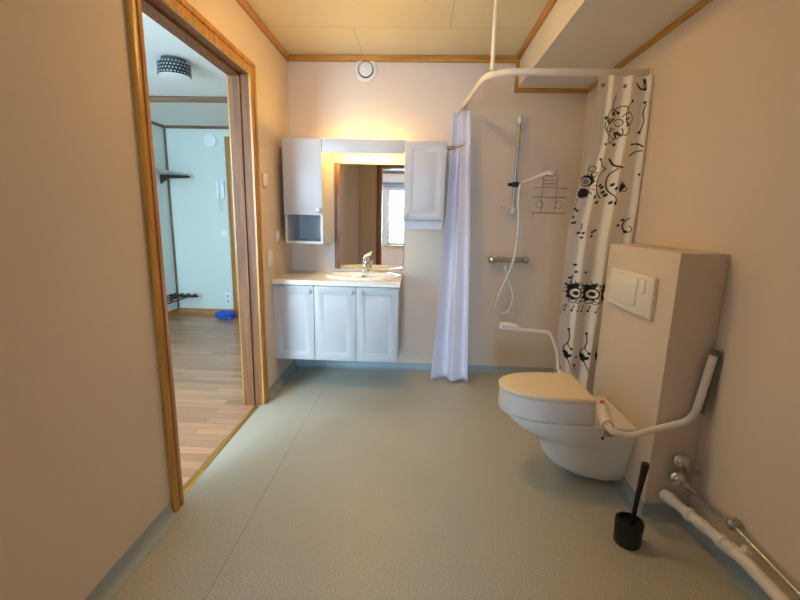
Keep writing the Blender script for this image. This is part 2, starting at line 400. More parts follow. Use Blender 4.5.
# ------------------------------------------------------------------ the room behind, seen in the mirror
RY = -3.5
struct('floor_rear', B(-1.9, RY, -.08, 1.6, YR - .06, 0), REARFL, 'laminate floor of the room seen in the mirror', 'floor')
struct('ceiling_rear', B(-2.0, RY - .1, ZC, 1.7, YR - .1, ZC + .08), RWALL, 'white ceiling of the room seen in the mirror', 'ceiling')
struct('wall_rear_window', wall_with_hole('y', RY - .1, RY, -2.0, 1.7, ZC, -.75, .15, 1.91, .60), RWALL, 'pale wall with a bright window, seen in the mirror', 'wall')
struct('wall_rear_west', B(-2.0, RY, -.02, -1.9, YR - .1, ZC), RWALL, 'side wall of the room seen in the mirror', 'wall')
struct('wall_rear_east', B(1.6, RY, -.02, 1.7, YR - .1, ZC), RWALL, 'other side wall of the room behind the bathroom', 'wall')
wt, WP = window('window_1', 'y', RY, -.75, .15, .60, 1.91, 1, 'bright white-framed window reflected in the vanity mirror')
part('sill', B(-.80, RY + .001, .56, .20, RY + .09, .59, .004), PINE['x'], wt, 'wooden window sill')
trim_x('trim_12', RY, 1, -1.9, 1.6, 2.30, [(0, 0), (.016, 0), (.016, -.06), (0, -.06)], DARKW['x'], 'brown moulding above the reflected window')
bl = thing('roller_blind', (-.35, RY + .05, 1.98), 'rolled-up grey blind above the window in the mirror', 'blind')
part('roll', lathe([(.02, -.52), (.03, -.515), (.03, .515), (.02, .52)], (-.35, RY + .042, 2.01), 'x', 16), BLINDC, bl)
part('bottom_bar', B(-.83, RY + .032, 1.93, .13, RY + .046, 1.955, .004), BLINDC, bl)

# ------------------------------------------------------------------ vanity
def panel_door(x0, x1, y, z0, z1, th=.018, border=.045, routed=True):
    """A slab door facing -y with a routed panel outline."""
    bm = B(x0, y, z0, x1, y + th, z1, .003)
    if routed:
        bm.faces.ensure_lookup_table()
        f = max((f for f in bm.faces if f.normal.y < -.99), key=lambda f: f.calc_area())
        for th_, dp in ((border, 0), (.006, -.004), (.012, 0), (.012, .0035)):
            bmesh.ops.inset_region(bm, faces=[f], thickness=th_, depth=dp, use_even_offset=True)
    return bm
def knob(x, y, z, parent):
    return part('knob', lathe([(.006, 0), (.006, .010), (.015, .014), (.017, .020), (.013, .026), (.0, .028)], (x, y, z), '-y', 18), WHITE, parent)

VY, VZ0, VZ1 = 2.868, .225, .772
van = thing('vanity_cabinet', (-.57, 3.1, VZ0), 'white wall-hung vanity cabinet with three panelled doors under the basin', 'cabinet')
bm = loft([[(-1.014, y, z) for y, z in ((VY + .019, VZ0), (3.342, VZ0), (3.342, VZ1), (VY + .019, VZ1))],
           [(-.998, y, z) for y, z in ((VY + .019, VZ0), (3.342, VZ0), (3.342, VZ1), (VY + .019, VZ1))]])
def open_carcass(x0, x1, y0, y1, z0, z1, t=.016):
    """A box open at the top, walls of thickness t, one connected shell."""
    bm = bmesh.new()
    o = [bm.verts.new(p) for p in ((x0, y0, z0), (x1, y0, z0), (x1, y1, z0), (x0, y1, z0), (x0, y0, z1), (x1, y0, z1), (x1, y1, z1), (x0, y1, z1))]
    i = [bm.verts.new(p) for p in ((x0 + t, y0 + t, z0 + t), (x1 - t, y0 + t, z0 + t), (x1 - t, y1 - t, z0 + t), (x0 + t, y1 - t, z0 + t), (x0 + t, y0 + t, z1), (x1 - t, y0 + t, z1), (x1 - t, y1 - t, z1), (x0 + t, y1 - t, z1))]
    for q in ((0, 1, 2, 3), (0, 1, 5, 4), (1, 2, 6, 5), (2, 3, 7, 6), (3, 0, 4, 7)):
        bm.faces.new([o[k] for k in q]); bm.faces.new([i[k] for k in q])
    for k in range(4):
        l = (k + 1) % 4; bm.faces.new((o[4 + k], o[4 + l], i[4 + l], i[4 + k]))
    return bm
bm.free()
part('carcass', open_carcass(-1.014, -.126, VY + .019, 3.344, VZ0, VZ1), WHITE, van)
for x0, x1, kx in ((-1.012, -.7185, -.752), (-.7155, -.4225, -.456), (-.4195, -.124, -.385)):
    d = part('door', panel_door(x0, x1, VY, VZ0 + .002, VZ1 - .006), WHITE, van)
    knob(kx, VY, .728, d)

BCX, BCY, BRX, BRY = -.404, 3.088, .281, .182       # basin centre and radii
def worktop():
    x0, x1, y0, y1, z0, z1 = -1.015, -.116, 2.852, 3.344, .774, .806
    ang = {k * 2 * PI / 64 for k in range(64)}
    for cx, cy in ((x0, y0), (x1, y0), (x1, y1), (x0, y1)): ang.add(math.atan2(cy - BCY, cx - BCX) % (2 * PI))
    rings = [[], [], [], [], []]
    for a in sorted(ang):
        c, s = math.cos(a), math.sin(a)
        k = min([(x1 - BCX) / c if c > 1e-9 else 1e9, (x0 - BCX) / c if c < -1e-9 else 1e9, (y1 - BCY) / s if s > 1e-9 else 1e9, (y0 - BCY) / s if s < -1e-9 else 1e9])
        ex, ey = BCX + (BRX - .016) * c, BCY + (BRY - .016) * s
        px, py = BCX + k * c, BCY + k * s
        qx, qy = px + (BCX - px) * .012, py + (BCY - py) * .012
        for r, p in zip(rings, ((ex, ey, z0), (px, py, z0), (px, py, z1 - .004), (qx, qy, z1), (ex, ey, z1))): r.append(p)
    rings.append(rings[0])
    bm = loft(rings, True, False, False); bmesh.ops.remove_doubles(bm, verts=bm.verts, dist=1e-6)
    return bm
single('worktop', worktop(), TOP, 'cream-white laminate worktop on the vanity cabinet, holding the oval basin', 'worktop')

bas = thing('washbasin', (BCX, BCY, .70), 'oval white ceramic basin set into the vanity worktop', 'basin')
def ell(rx, ry, z, dy=0, n=56): return [(BCX + rx * math.cos(2 * PI * k / n), BCY + dy + ry * math.sin(2 * PI * k / n), z) for k in range(n)]
part('bowl', loft([ell(BRX - .02, BRY - .02, .800), ell(BRX - .0185, BRY - .0185, .8066), ell(BRX, BRY, .8070), ell(BRX + .002, BRY + .002, .816), ell(BRX - .006, BRY - .006, .826), ell(BRX - .02, BRY - .018, .829),
                   ell(BRX - .036, BRY - .052, .826, -.026), ell(BRX - .045, BRY - .06, .818, -.028), ell(BRX - .065, BRY - .07, .785, -.03), ell(BRX - .11, BRY - .095, .745, -.03),
                   ell(.06, .045, .716, -.02), ell(.021, .021, .712, -.02),
                   ell(.024, .024, .704, -.02), ell(.07, .055, .707, -.02), ell(BRX - .10, BRY - .085, .738, -.03), ell(BRX - .055, BRY - .06, .78, -.03)][:15] + [ell(BRX - .024, BRY - .024, .799)],
                  True, True, False), CERAM, bas)
part('drain', lathe([(.0, 0), (.019, 0), (.02, .003), (.014, .004), (0, .002)], (BCX, BCY - .02, .7125), 'z', 20), CHROME, bas)
part('overflow', lathe([(.0, 0), (.009, 0), (.009, .004), (.006, .0045), (0, .001)], (BCX - .005, BCY + .073, .800), (0, -1, .35), 16), DARKH, bas)

TX, TY = -.395, 3.222
tap = thing('basin_mixer_tap', (TX, TY, .829), 'chrome single-lever mixer tap standing on the oval basin', 'tap')
part('body', lathe([(.026, 0), (.027, .006), (.022, .012), (.021, .056), (.024, .062), (.024, .082), (.02, .088)], (TX, TY, .8295), 'z', 24), CHROME, tap)
part('spout', tube(spline([(TX, TY - .012, .868), (TX + .004, TY - .06, .886), (TX + .006, TY - .11, .884), (TX + .007, TY - .126, .868)]), .0135, 14), CHROME, tap)
part('lever', tube([(TX, TY, .9175), (TX + .002, TY - .006, .932), (TX + .010, TY - .03, .947), (TX + .022, TY - .062, .954), (TX + .032, TY - .09, .957)], [.0225, .023, .019, .013, .010], 14), CHROME, tap)

# ------------------------------------------------------------------ mirror and wall cabinets
mir = thing('wall_mirror', (-.40, YB - .012, .832), 'tall frameless mirror above the basin between the wall cabinets', 'mirror')
part('backing_board', B(-.712, YB - .012, .836, -.117, YB - .001, 1.70, .001), WHITE, mir)
part('brown_strip', B(-.660, YB - .0175, .834, -.6155, YB - .0125, 1.645, .001), DARKW['z'], mir, 'narrow brown strip beside the glass')  # upright brown band filling the space next to the glass
part('mirror_glass', B(-.615, YB - .0165, .834, -.117, YB - .0125, 1.645), [MIRR], mir, smooth=False)

LY = 3.010
cl = thing('wall_cabinet', (-.82, 3.18, 1.04), 'white wall cabinet with a closed door over an open cubby, at the corner', 'cabinet', 'wall cabinets beside the mirror')
def carcass_niche(x0, x1, y0, y1, z0, z1, nz, t=.018):
    """A cabinet body whose lower front is an open cubby from z0 to nz."""
    bm = bmesh.new()
    V = lambda *p: bm.verts.new(p)
    o = [V(x0, y0, z0), V(x1, y0, z0), V(x1, y0, z1), V(x0, y0, z1), V(x0, y1, z0), V(x1, y1, z0), V(x1, y1, z1), V(x0, y1, z1)]
    a = [V(x0 + t, y0, z0 + t), V(x1 - t, y0, z0 + t), V(x1 - t, y0, nz), V(x0 + t, y0, nz)]
    b = [V(x0 + t, y1 - t, z0 + t), V(x1 - t, y1 - t, z0 + t), V(x1 - t, y1 - t, nz), V(x0 + t, y1 - t, nz)]
    for q in ((4, 5, 6, 7), (0, 4, 5, 1), (1, 5, 6, 2), (2, 6, 7, 3), (3, 7, 4, 0)): bm.faces.new([o[k] for k in q])
    for k in range(4):
        l = (k + 1) % 4
        bm.faces.new((o[k], o[l], a[l], a[k])); bm.faces.new((a[k], a[l], b[l], b[k]))
    bm.faces.new(b)
    return bm
part('carcass', carcass_niche(-.955, -.683, LY + .018, 3.346, 1.046, 1.762, 1.248), WHITE, cl)
d = part('door', panel_door(-.956, -.6825, LY, 1.251, 1.764, routed=False), WHITE, cl)
knob(-.708, LY, 1.285, d)
cr = thing('wall_cabinet', (.03, 3.18, 1.17), 'white wall cabinet with a routed panel door, beside the lilac shower curtain', 'cabinet', 'wall cabinets beside the mirror')
part('carcass', B(-.109, LY + .019, 1.229, .172, 3.346, 1.756, .002), WHITE, cr)
d = part('door', panel_door(-.110, .173, LY, 1.231, 1.758), WHITE, cr)
knob(-.090, LY, 1.262, d)
bm = loft([[(x, y, z) for x, z in ((-.109, 1.226), (.165, 1.226), (.165, 1.186), (.160, 1.174), (.148, 1.168), (-.109, 1.168))] for y in (3.03, 3.05)])
part('bottom_rail', bm, WHITE, cr, 'white rail with a rounded end below the door')

ml = thing('mirror_light', (-.40, 3.15, 1.67), 'white pelmet with a warm strip light above the mirror', 'light')
part('pelmet', B(-.6815, LY + .004, 1.673, -.1115, LY + .02, 1.766, .002), WHITE, ml)
part('lamp_holder', B(-.66, 3.195, 1.748, -.13, 3.225, 1.766, .004), WHITE, ml)
part('tube', lathe([(.008, -.24), (.013, -.236), (.013, .236), (.008, .24)], (-.40, 3.208, 1.731), 'x', 14), TUBE, ml)
part('rocker_switch', B(-.20, 3.20, 1.704, -.165, 3.23, 1.715, .003), mat('grey_switch', rgb(140, 130, 118), .4), ml)

cord = thing('loose_cord', (-.6, YB - .01, 1.80), 'thin pale cord curling up the wall above the mirror pelmet', 'cord')
part('cable', tube(spline([(-.615, YB - .006, 1.80), (-.622, YB - .006, 1.84), (-.628, YB - .006, 1.885), (-.612, YB - .006, 1.91)]), .0028, 8), PLAST, cord)

rail = thing('towel_rail', (.18, 3.08, 1.70), 'short chrome towel rail sticking out from the cabinet side before the curtain', 'towel rail')
part('mount', B(.1745, 3.06, 1.69, .184, 3.095, 1.745, .002), STEEL, rail)
for z, e in ((1.730, (.292, 3.00, 1.742)), (1.712, (.278, 2.98, 1.727))):
    part('arm', tube([(.180, 3.078, z), e], .0055, 10), CHROME, rail)

vent = thing('wall_vent', (-.421, YB, 2.21), 'round white air vent high on the wall under the pine moulding', 'vent')
part('ring', lathe([(.086, .0005), (.087, .006), (.080, .014), (.066, .017), (.058, .012), (.055, .0005)], (-.421, YB, 2.303), '-y', 40), PLAST, vent)
part('gap', lathe([(.056, .0008), (.0555, .002), (.0, .0021)], (-.421, YB, 2.303), '-y', 32), DARKH, vent, 'dark gap')
part('disc', lathe([(.02, .003), (.05, .014), (.049, .02), (.035, .026), (.0, .028)], (-.421, YB, 2.303), '-y', 36), PLAST, vent)

def plate_x(name, y, z, w, h, label, cat, rocker=True, d=.012):
    t = thing(name, (XL, y, z - h / 2), label, cat)
    part('plate', B(XL + .0008, y - w / 2, z - h / 2, XL + d, y + w / 2, z + h / 2, .003), CREAM, t)
    if rocker: part('rocker', B(XL + d, y - w * .28, z - h * .3, XL + d + .006, y + w * .28, z + h * .3, .002), CREAM, t)
    return t
plate_x('light_switch', 2.775, 1.462, .07, .085, 'tall cream switch plate beside the door frame, topmost of three', 'switch', True, .014)
plate_x('light_switch', 2.985, 1.098, .06, .075, 'small cream switch plate between the door frame and the corner', 'switch')
plate_x('wall_socket', 2.800, .958, .075, .105, 'cream double socket beside the door frame, lowest of three plates', 'socket', True, .02)

# ------------------------------------------------------------------ shower
RZS = 2.028
sr = thing('shower_rail', (.36, 2.48, RZS), 'white bent shower curtain rail running between the two curtain walls', 'curtain rail')
part('rail', tube(smooth_path([(.288, YB - .002, RZS + .02), (.350, 2.49, RZS), (XR - .002, 2.462, RZS - .006)], .16, 10), .019, 12, sx=.62), POWDER, sr)
part('ceiling_rod', tube([(.372, 2.50, RZS + .012), (.372, 2.50, ZC - .002)], .0115, 14), POWDER, sr)
part('ceiling_rose', lathe([(.03, 0), (.03, .006), (.018, .012)], (.372, 2.50, ZC - .013), 'z', 20), POWDER, sr)
part('wall_flange', lathe([(.022, .001), (.022, .005), (.018, .008)], (XR, 2.462, RZS - .006), '-x', 20), POWDER, sr)

def cloth(n, rows, A, Bp, z, amp, folds, phase=0.0, sharp=0.25, wob=0.0):
    """Grid of a pleated curtain: A(t), Bp(t) are the hem's ends (x, y) at t=0 top..1 bottom, z(t, s) its height."""
    s = np.linspace(0, 1, n)[None, :]; t = np.linspace(0, 1, rows)[:, None]
    a, b = A(t), Bp(t)
    dx, dy = b[0] - a[0], b[1] - a[1]
    L = np.sqrt(dx * dx + dy * dy); nx, ny = dy / L, -dx / L
    ph = 2 * PI * folds * s + phase + wob * np.sin(2.2 * t + 3 * s)
    o = amp(t) * (np.sin(ph) + sharp * np.sin(2 * ph + .6) + .35 * np.sin(ph * .5 + 1.3))
    k = .10 * L / folds * np.cos(ph)
    X = a[0] + dx * s + nx * o + dx / L * k * .5; Y = a[1] + dy * s + ny * o + dy / L * k * .5
    Z = z(t, s) + 0 * X
    return s + 0 * X, X, Y, Z

def grid_object(name, X, Y, Z, m, parent, ink=None):
    r, c = X.shape
    org = root_loc(parent)
    co = np.stack([X - org.x, Y - org.y, Z - org.z], -1).reshape(-1, 3).astype(np.float32)
    idx = np.arange(r * c).reshape(r, c)
    q = np.stack([idx[:-1, :-1], idx[:-1, 1:], idx[1:, 1:], idx[1:, :-1]], -1).reshape(-1, 4)
    me = bpy.data.meshes.new(name)
    me.vertices.add(len(co)); me.vertices.foreach_set('co', co.ravel())
    me.loops.add(q.size); me.loops.foreach_set('vertex_index', q.ravel().astype(np.int32))
    me.polygons.add(len(q)); me.polygons.foreach_set('loop_start', (np.arange(len(q)) * 4).astype(np.int32))
    me.update(calc_edges=True); me.materials.append(m); me.shade_smooth()
    if ink is not None:
        at = me.attributes.new('print', 'FLOAT', 'POINT'); at.data.foreach_set('value', ink.reshape(-1).astype(np.float32))
    o = bpy.data.objects.new(name, me); COL.objects.link(o); o.parent = parent
    return o

wc = thing('shower_curtain', (.26, 3.15, .03), 'plain lilac-white shower curtain gathered at the wall beside the wall cabinet', 'curtain', 'shower curtains')
lerp = lambda a, b, t: a + (b - a) * t
S_, X_, Y_, Z_ = cloth(170, 60, lambda t: (lerp(.222, .135, t ** 1.5), lerp(3.235, 3.135, t)), lambda t: (lerp(.345, .405, t ** .8), lerp(3.205, 3.075, t)),
                       lambda t, s: lerp(1.990, .030, t) - .012 * np.sin(3 * s) * t, lambda t: .026 + .016 * t, 2.0, .8, .15, .5)
o = grid_object('cloth', X_, Y_, Z_, CURT, wc)
md = o.modifiers.new('thickness', 'SOLIDIFY'); md.thickness = .0015
part('hem', tube([(.222, 3.232, 1.992), (.26, 3.20, 1.996), (.30, 3.235, 1.996), (.342, 3.208, 1.992)], .004, 8), CURT, wc)

# the printed curtain: the print lives in the cloth's own coordinates (s across, z up)
PM = bpy.data.materials.new('printed_curtain_cloth'); PM.use_nodes = True
nt = PM.node_tree; b = nt.nodes['Principled BSDF']; b.inputs['Roughness'].default_value = .65
at = nt.nodes.new('ShaderNodeAttribute'); at.attribute_name = 'print'
mx = nt.nodes.new('ShaderNodeMix'); mx.data_type = 'RGBA'; mx.inputs[6].default_value = rgb(252, 246, 238); mx.inputs[7].default_value = rgb(20, 20, 34)
nt.links.new(at.outputs['Fac'], mx.inputs[0]); nt.links.new(mx.outputs[2], b.inputs['Base Color'])

pc = thing('shower_curtain', (1.0, 2.45, .33), 'cream shower curtain printed with black flowers and tendrils behind the cistern wall', 'curtain', 'shower curtains')
PT, PB = 2.006, .08
def pA(t):
    zz = lerp(PT, PB, t)
    return np.interp(-zz, [-2.0, -1.68, -1.49, -1.30, -1.2, -.3], [.915, .918, .880, .850, .836, .834]), 2.435 + 0 * t
def pB(t):
    zz = lerp(PT, PB, t)
    return np.interp(-zz, [-2.0, -1.36, -1.0, -.3], [1.184, 1.184, 1.168, 1.12]), 2.405 + 0 * t
S_, X_, Y_, Z_ = cloth(300, 860, pA, pB, lambda t, s: lerp(PT, PB, t) - .015 * np.sin(2.4 * s) * (1 - t), lambda t: .012 + .006 * t, 3.0, 2.0, .12, .35)
INK = np.zeros_like(X_)
ZT = Z_.copy()
# work in (u, z) with u in metres across the gathered cloth
U_ = S_ * .29
def seg_d(px, pz, qx, qz):
    dx, dz = qx - px, qz - pz; L2 = dx * dx + dz * dz + 1e-12
    k = np.clip(((U_ - px) * dx + (Z_ - pz) * dz) / L2, 0, 1)
    return np.hypot(U_ - px - k * dx, Z_ - pz - k * dz)
def put(d, w):
    global INK
    INK = np.maximum(INK, np.clip((w - d) / .0016 + .5, 0, 1))
def stroke(pts, w=.0026):
    q = spline([(p[0], p[1], 0) for p in pts], 6)
    for a, c in zip(q, q[1:]): put(seg_d(a.x, a.y, c.x, c.y), w)
def dot(u, z, r=.006): put(np.hypot(U_ - u, Z_ - z), r)
def drop(u, z, a, l=.018, w=.005):
    for k in range(5):
        f = k / 4; put(np.hypot(U_ - u - math.cos(a) * l * f, Z_ - z - math.sin(a) * l * f), w * math.sin(PI * (.18 + .72 * f)))
def ring(u, z, r, w=.0022): put(np.abs(np.hypot(U_ - u, Z_ - z) - r), w)
def clear(u, z, r):
    global INK
    INK = INK * (np.hypot(U_ - u, Z_ - z) > r)
def curl(u, z, r, a0, a1, w=.0026, end=True):
    pts = [(u + r * math.cos(a0 + (a1 - a0) * k / 9), z + r * math.sin(a0 + (a1 - a0) * k / 9)) for k in range(10)]
    stroke(pts, w)
    if end: dot(*pts[-1], .0075)
def eye_flower(u, z, r):
    for k in range(7):                                   # scalloped petals down one side
        a = -1.9 + k * .55
        ring(u + r * .95 * math.cos(a) * 1.15 + .006, z + r * 1.0 * math.sin(a), r * .42, .0020)
    put(((np.abs(U_ - u + r * .12) / .88) ** 3.2 + (np.abs(Z_ - z - r * .2) / 1.22) ** 3.2) ** (1 / 3.2) - r * (.92 + .10 * np.sin(9 * np.arctan2(Z_ - z, U_ - u) + u * 90)), 0)
    for a in (-.9, -.25, .4, 1.0):
        px_, pz_ = u + r * .92 * math.cos(a), z + r * .95 * math.sin(a); clear(px_, pz_, r * .34); ring(px_, pz_, r * .34, .0018)
    put(np.hypot(U_ - u, Z_ - z), r * .78)
    clear(u, z, r * .62); ring(u, z, r * .64, .0016); dot(u, z, r * .30)
    for k in range(9):
        a = .3 + k * .33; stroke([(u + r * 1.1 * math.cos(a), z + r * 1.3 * math.sin(a)), (u + r * 1.5 * math.cos(a + .1), z + r * 1.65 * math.sin(a + .1))], .0016)
random.seed(9)
# upper flower with curls around it
for a in range(6):
    t0 = a * PI / 3 + .3
    curl(.135 + .045 * math.cos(t0), 1.765 + .05 * math.sin(t0), .032, t0 + 2.4, t0 - 1.9, .0024, a % 2 == 0)
ring(.135, 1.765, .018, .002); 
for u, z, a in ((.105, 1.80, 1.3), (.118, 1.71, .4), (.130, 1.69, 1.9), (.165, 1.775, .5), (.15, 1.70, 2.6), (.09, 1.755, 2.2), (.10, 1.77, .9)): drop(u, z, a, .024, .0060)
stroke([(.10, 1.80), (.098, 1.86), (.112, 1.90)]); stroke([(.085, 1.70), (.10, 1.66), (.125, 1.68)]); dot(.128, 1.655, .008); dot(.075, 1.655, .007); dot(.062, 1.79, .008)
stroke([(.06, 1.79), (.075, 1.76), (.07, 1.72), (.09, 1.70)]); stroke([(.19, 1.86), (.168, 1.83), (.166, 1.78), (.18, 1.74)]); dot(.197, 1.868, .008)
stroke([(.214, 1.955), (.232, 1.935), (.252, 1.925)], .004); stroke([(.246, 1.975), (.250, 1.95), (.253, 1.925)], .005)
stroke([(.262, 1.85), (.256, 1.81), (.263, 1.77), (.252, 1.72)], .0026); dot(.258, 1.862, .007); dot(.25, 1.715, .007)
# bold paired strokes on the edge pleat
stroke([(.222, 1.655), (.248, 1.658), (.275, 1.640)], .004); stroke([(.222, 1.595), (.245, 1.618), (.274, 1.622)], .003); dot(.275, 1.50, .007)
# big arcs with beaded tips
stroke([(.070, 1.575), (.088, 1.545), (.115, 1.530)], .003); dot(.068, 1.578, .006)
stroke([(.115, 1.528), (.088, 1.50), (.080, 1.455), (.092, 1.41), (.118, 1.375)], .003)
stroke([(.122, 1.580), (.150, 1.545), (.192, 1.535)], .0045)
stroke([(.165, 1.530), (.136, 1.50), (.130, 1.455), (.145, 1.41), (.182, 1.375)], .003); stroke([(.182, 1.375), (.19, 1.36), (.184, 1.335)], .003)
for u, z in ((.100, 1.435), (.112, 1.425), (.082, 1.375), (.100, 1.345), (.120, 1.40), (.150, 1.44), (.132, 1.385), (.170, 1.42), (.155, 1.345), (.178, 1.345)): drop(u, z, .9, .016, .0075)
for z, a in ((1.41, 1.8), (1.42, .9), (1.425, 1.3)): drop(.205, z, a, .034, .010)
ring(.222, 1.425, .013, .002); stroke([(.199, 1.43), (.202, 1.47)], .0024)
# small flower at the free edge
put(np.hypot((U_ - .030) * 1.1, Z_ - 1.40) + .004 * np.sin(U_ * 800) * np.cos(Z_ * 600), .027); 
put(np.hypot(U_ - .034, Z_ - 1.465), .030); clear(.030, 1.462, .021); ring(.030, 1.462, .012, .0025); dot(.030, 1.462, .006)
for k in range(10): a = -1.2 + k * .4; stroke([(.034 + .03 * math.cos(a), 1.44 + .045 * math.sin(a)), (.034 + .046 * math.cos(a), 1.44 + .066 * math.sin(a))], .0018)
ring(.044, 1.53, .014, .002); ring(.058, 1.50, .012, .002)
for u, z in ((.010, 1.31), (.022, 1.30), (.010, 1.265), (.024, 1.235), (.236, 1.255), (.222, 1.225)): drop(u, z, .8, .012, .006)
stroke([(.012, 1.37), (.006, 1.30), (.012, 1.26)], .002)
stroke([(.262, 1.27), (.244, 1.245), (.246, 1.21), (.262, 1.19)], .0026); curl(.262, 1.21, .016, 1.5, -2, .0022)
# sprigs above the eyes
Z_ = ZT - .035
stroke([(.055, 1.20), (.056, 1.165)], .002)
for u, z in ((.045, 1.145), (.062, 1.145), (.058, 1.12), (.112, 1.15), (.122, 1.16), (.110, 1.128), (.012, 1.20), (.046, .965), (.052, .925), (.032, .89), (.018, .855), (.106, .925)): drop(u, z, .7, .011, .0062)
stroke([(.046, .91), (.043, .87), (.044, .83)], .002); stroke([(.104, .86), (.104, .83)], .0025)
Z_ = ZT - .082
for u0, z0 in ((.066, .760), (.148, .757), (.228, .762)): eye_flower(u0, z0, .042)
for u in (.034, .064, .094, .12, .15, .18): stroke([(u, .690), (u - .006, .662)], .002); dot(u - .008, .655, .0055)
stroke([(.004, .64), (.016, .675), (.030, .69)], .002)
# lower tendrils and leaf pairs
Z_ = ZT - .075
def sprig(u, z):
    stroke([(u, z), (u + .006, z - .05), (u + .002, z - .09), (u + .022, z - .115)], .0026); stroke([(u + .004, z - .085), (u - .012, z - .105), (u - .010, z - .135)], .0024)
    dot(u, z, .0062); dot(u + .022, z - .115, .0085); dot(u - .008, z - .138, .0085)
def leafpair(u, z):
    drop(u - .012, z + .03, -1.0, .034, .0105); drop(u + .006, z - .002, .9, .026, .0085); stroke([(u, z), (u + .012, z - .03), (u + .034, z - .07)], .0026); drop(u - .008, z + .01, -1.1, .03, .008)
sprig(.055, .55); leafpair(.058, .385); sprig(.150, .53); leafpair(.150, .375); sprig(.235, .55); leafpair(.235, .38)
curl(.022, .31, .016, 2.2, -1.6, .0026); dot(.118, .385, .007); dot(.112, .335, .008); stroke([(.114, .335), (.120, .30)], .0024); Z_ = ZT
grid_object('cloth', X_, Y_, Z_, PM, pc, INK)
for sx_ in (.12, .50, .86):
    j = int(sx_ * 299); x, y, z = X_[22, j], Y_[22, j], Z_[22, j]
    part('eyelet', lathe([(.010, .0), (.010, .004), (.006, .005), (.0, .003)], (x, y - .003, z), '-y', 16), STEEL, pc)

# riser rail, slider, hand shower, hose
BXs = .709
rs = thing('shower_riser_rail', (BXs, YB - .05, 1.31), 'upright chrome shower riser rail on the shower wall', 'shower rail')
part('bar', tube([(BXs - .002, YB - .05, 1.325), (BXs + .004, YB - .05, 1.955)], .0115, 14), STEEL, rs)
part('top_bracket', lathe([(.016, -.03), (.019, -.024), (.019, .018), (.014, .024)], (BXs + .004, YB - .05, 1.965), 'z', 18), PLAST, rs, 'white top bracket')
part('top_arm', tube([(BXs + .004, YB - .05, 1.948), (BXs + .004, YB - .001, 1.948)], .012, 12), BLACK, rs)
part('bottom_bracket', lathe([(.014, -.02), (.018, -.016), (.018, .02), (.014, .024)], (BXs - .002, YB - .05, 1.315), 'z', 18), PLAST, rs, 'white bottom bracket')
part('bottom_arm', tube([(BXs - .002, YB - .05, 1.318), (BXs - .002, YB - .001, 1.318)], .011, 12), PLAST, rs)
part('label_sleeve', lathe([(.0122, 0), (.0122, .075)], (BXs + .003, YB - .05, 1.80), 'z', 14), mat('yellowed_sleeve', rgb(206, 180, 110), .4), rs, 'yellowish sleeve')
sl = part('slider', B(BXs - .022, YB - .078, 1.487, BXs + .024, YB - .030, 1.525, .006), BLACK, rs, 'black sliding clamp')
part('clamp_knob', lathe([(.011, 0), (.013, .006), (.011, .03), (0, .033)], (BXs - .022, YB - .056, 1.506), '-x', 14), BLACK, sl)
part('soap_dish', loft([[(BXs - .10 + .085 * k_, YB - .10 + .07 * m_, z) for k_, m_ in [(.5 + .5 * math.cos(2 * PI * i / 24), .5 + .5 * math.sin(2 * PI * i / 24)) for i in range(24)]] for z in (1.334, 1.340)]), CLEARP, rs, 'clear oval soap dish')
hs = thing('hand_shower', (BXs, YB - .10, 1.49), 'white hand shower with its hose, slotted in the slider', 'hand shower')
p0, p1 = Vector((.746, YB - .095, 1.514)), Vector((.905, YB - .185, 1.583))
part('handle', tube([p0, p0.lerp(p1, .4), p0.lerp(p1, .8), p1], [.0115, .012, .014, .018], 14), PLAST, hs)
part('spray_head', lathe([(.02, -.006), (.033, .003), (.036, .014), (.030, .022), (0, .026)], p1 + Vector((.018, -.012, .006)), (-.15, .35, -.9), 24), PLAST, hs)
part('face_plate', lathe([(.028, 0), (.026, .003), (0, .004)], p1 + Vector((.0145, -.0025, -.0160)), (-.15, .35, -.9), 22), mat('grey_spray_face', rgb(80, 74, 66), .5), hs, 'grey spray face')
hose = [(.738, 3.250, 1.500), (.735, 3.254, 1.46), (.734, 3.258, 1.38), (.744, 3.262, 1.30), (.750, 3.262, 1.20), (.746, 3.258, 1.08), (.730, 3.250, .955), (.690, 3.250, .82), (.640, 3.262, .68), (.626, 3.272, .59), (.645, 3.28, .54), (.680, 3.28, .522), (.718, 3.28, .54), (.740, 3.28, .58), (.750, 3.28, .665), (.718, 3.282, .77), (.690, 3.285, .85), (.678, 3.287, .885), (.677, 3.288, .897)]
part('hose', tube(spline(hose, 6), .0102, 10), PLAST, hs)

mx_ = thing('shower_mixer', (.70, YB - .06, .90), 'chrome thermostatic shower mixer bar under the riser rail', 'shower mixer')
part('bar', tube([(.585, YB - .06, .941), (.815, YB - .06, .945)], .0215, 20), CHROME, mx_)
part('temperature_knob', lathe([(.024, 0), (.029, .003), (.031, .014), (.030, .028), (.024, .040), (.012, .046), (0, .047)], (.588, YB - .06, .941), (-1, 0, 0), 22), CHROME, mx_)
part('flow_knob', lathe([(.024, 0), (.029, .003), (.031, .014), (.030, .026), (.024, .036), (.012, .042), (0, .043)], (.814, YB - .06, .945), (1, 0, 0), 22), CHROME, mx_)
for x in (.625, .775):
    part('wall_union', lathe([(.026, .001), (.026, .008), (.014, .014), (.014, .045)], (x, YB, .943), '-y', 18), CHROME, mx_)
part('hose_outlet', lathe([(.009, 0), (.009, .018), (.012, .02), (.012, .026)], (.677, YB - .06, .900), 'z', 14), CHROME, mx_)

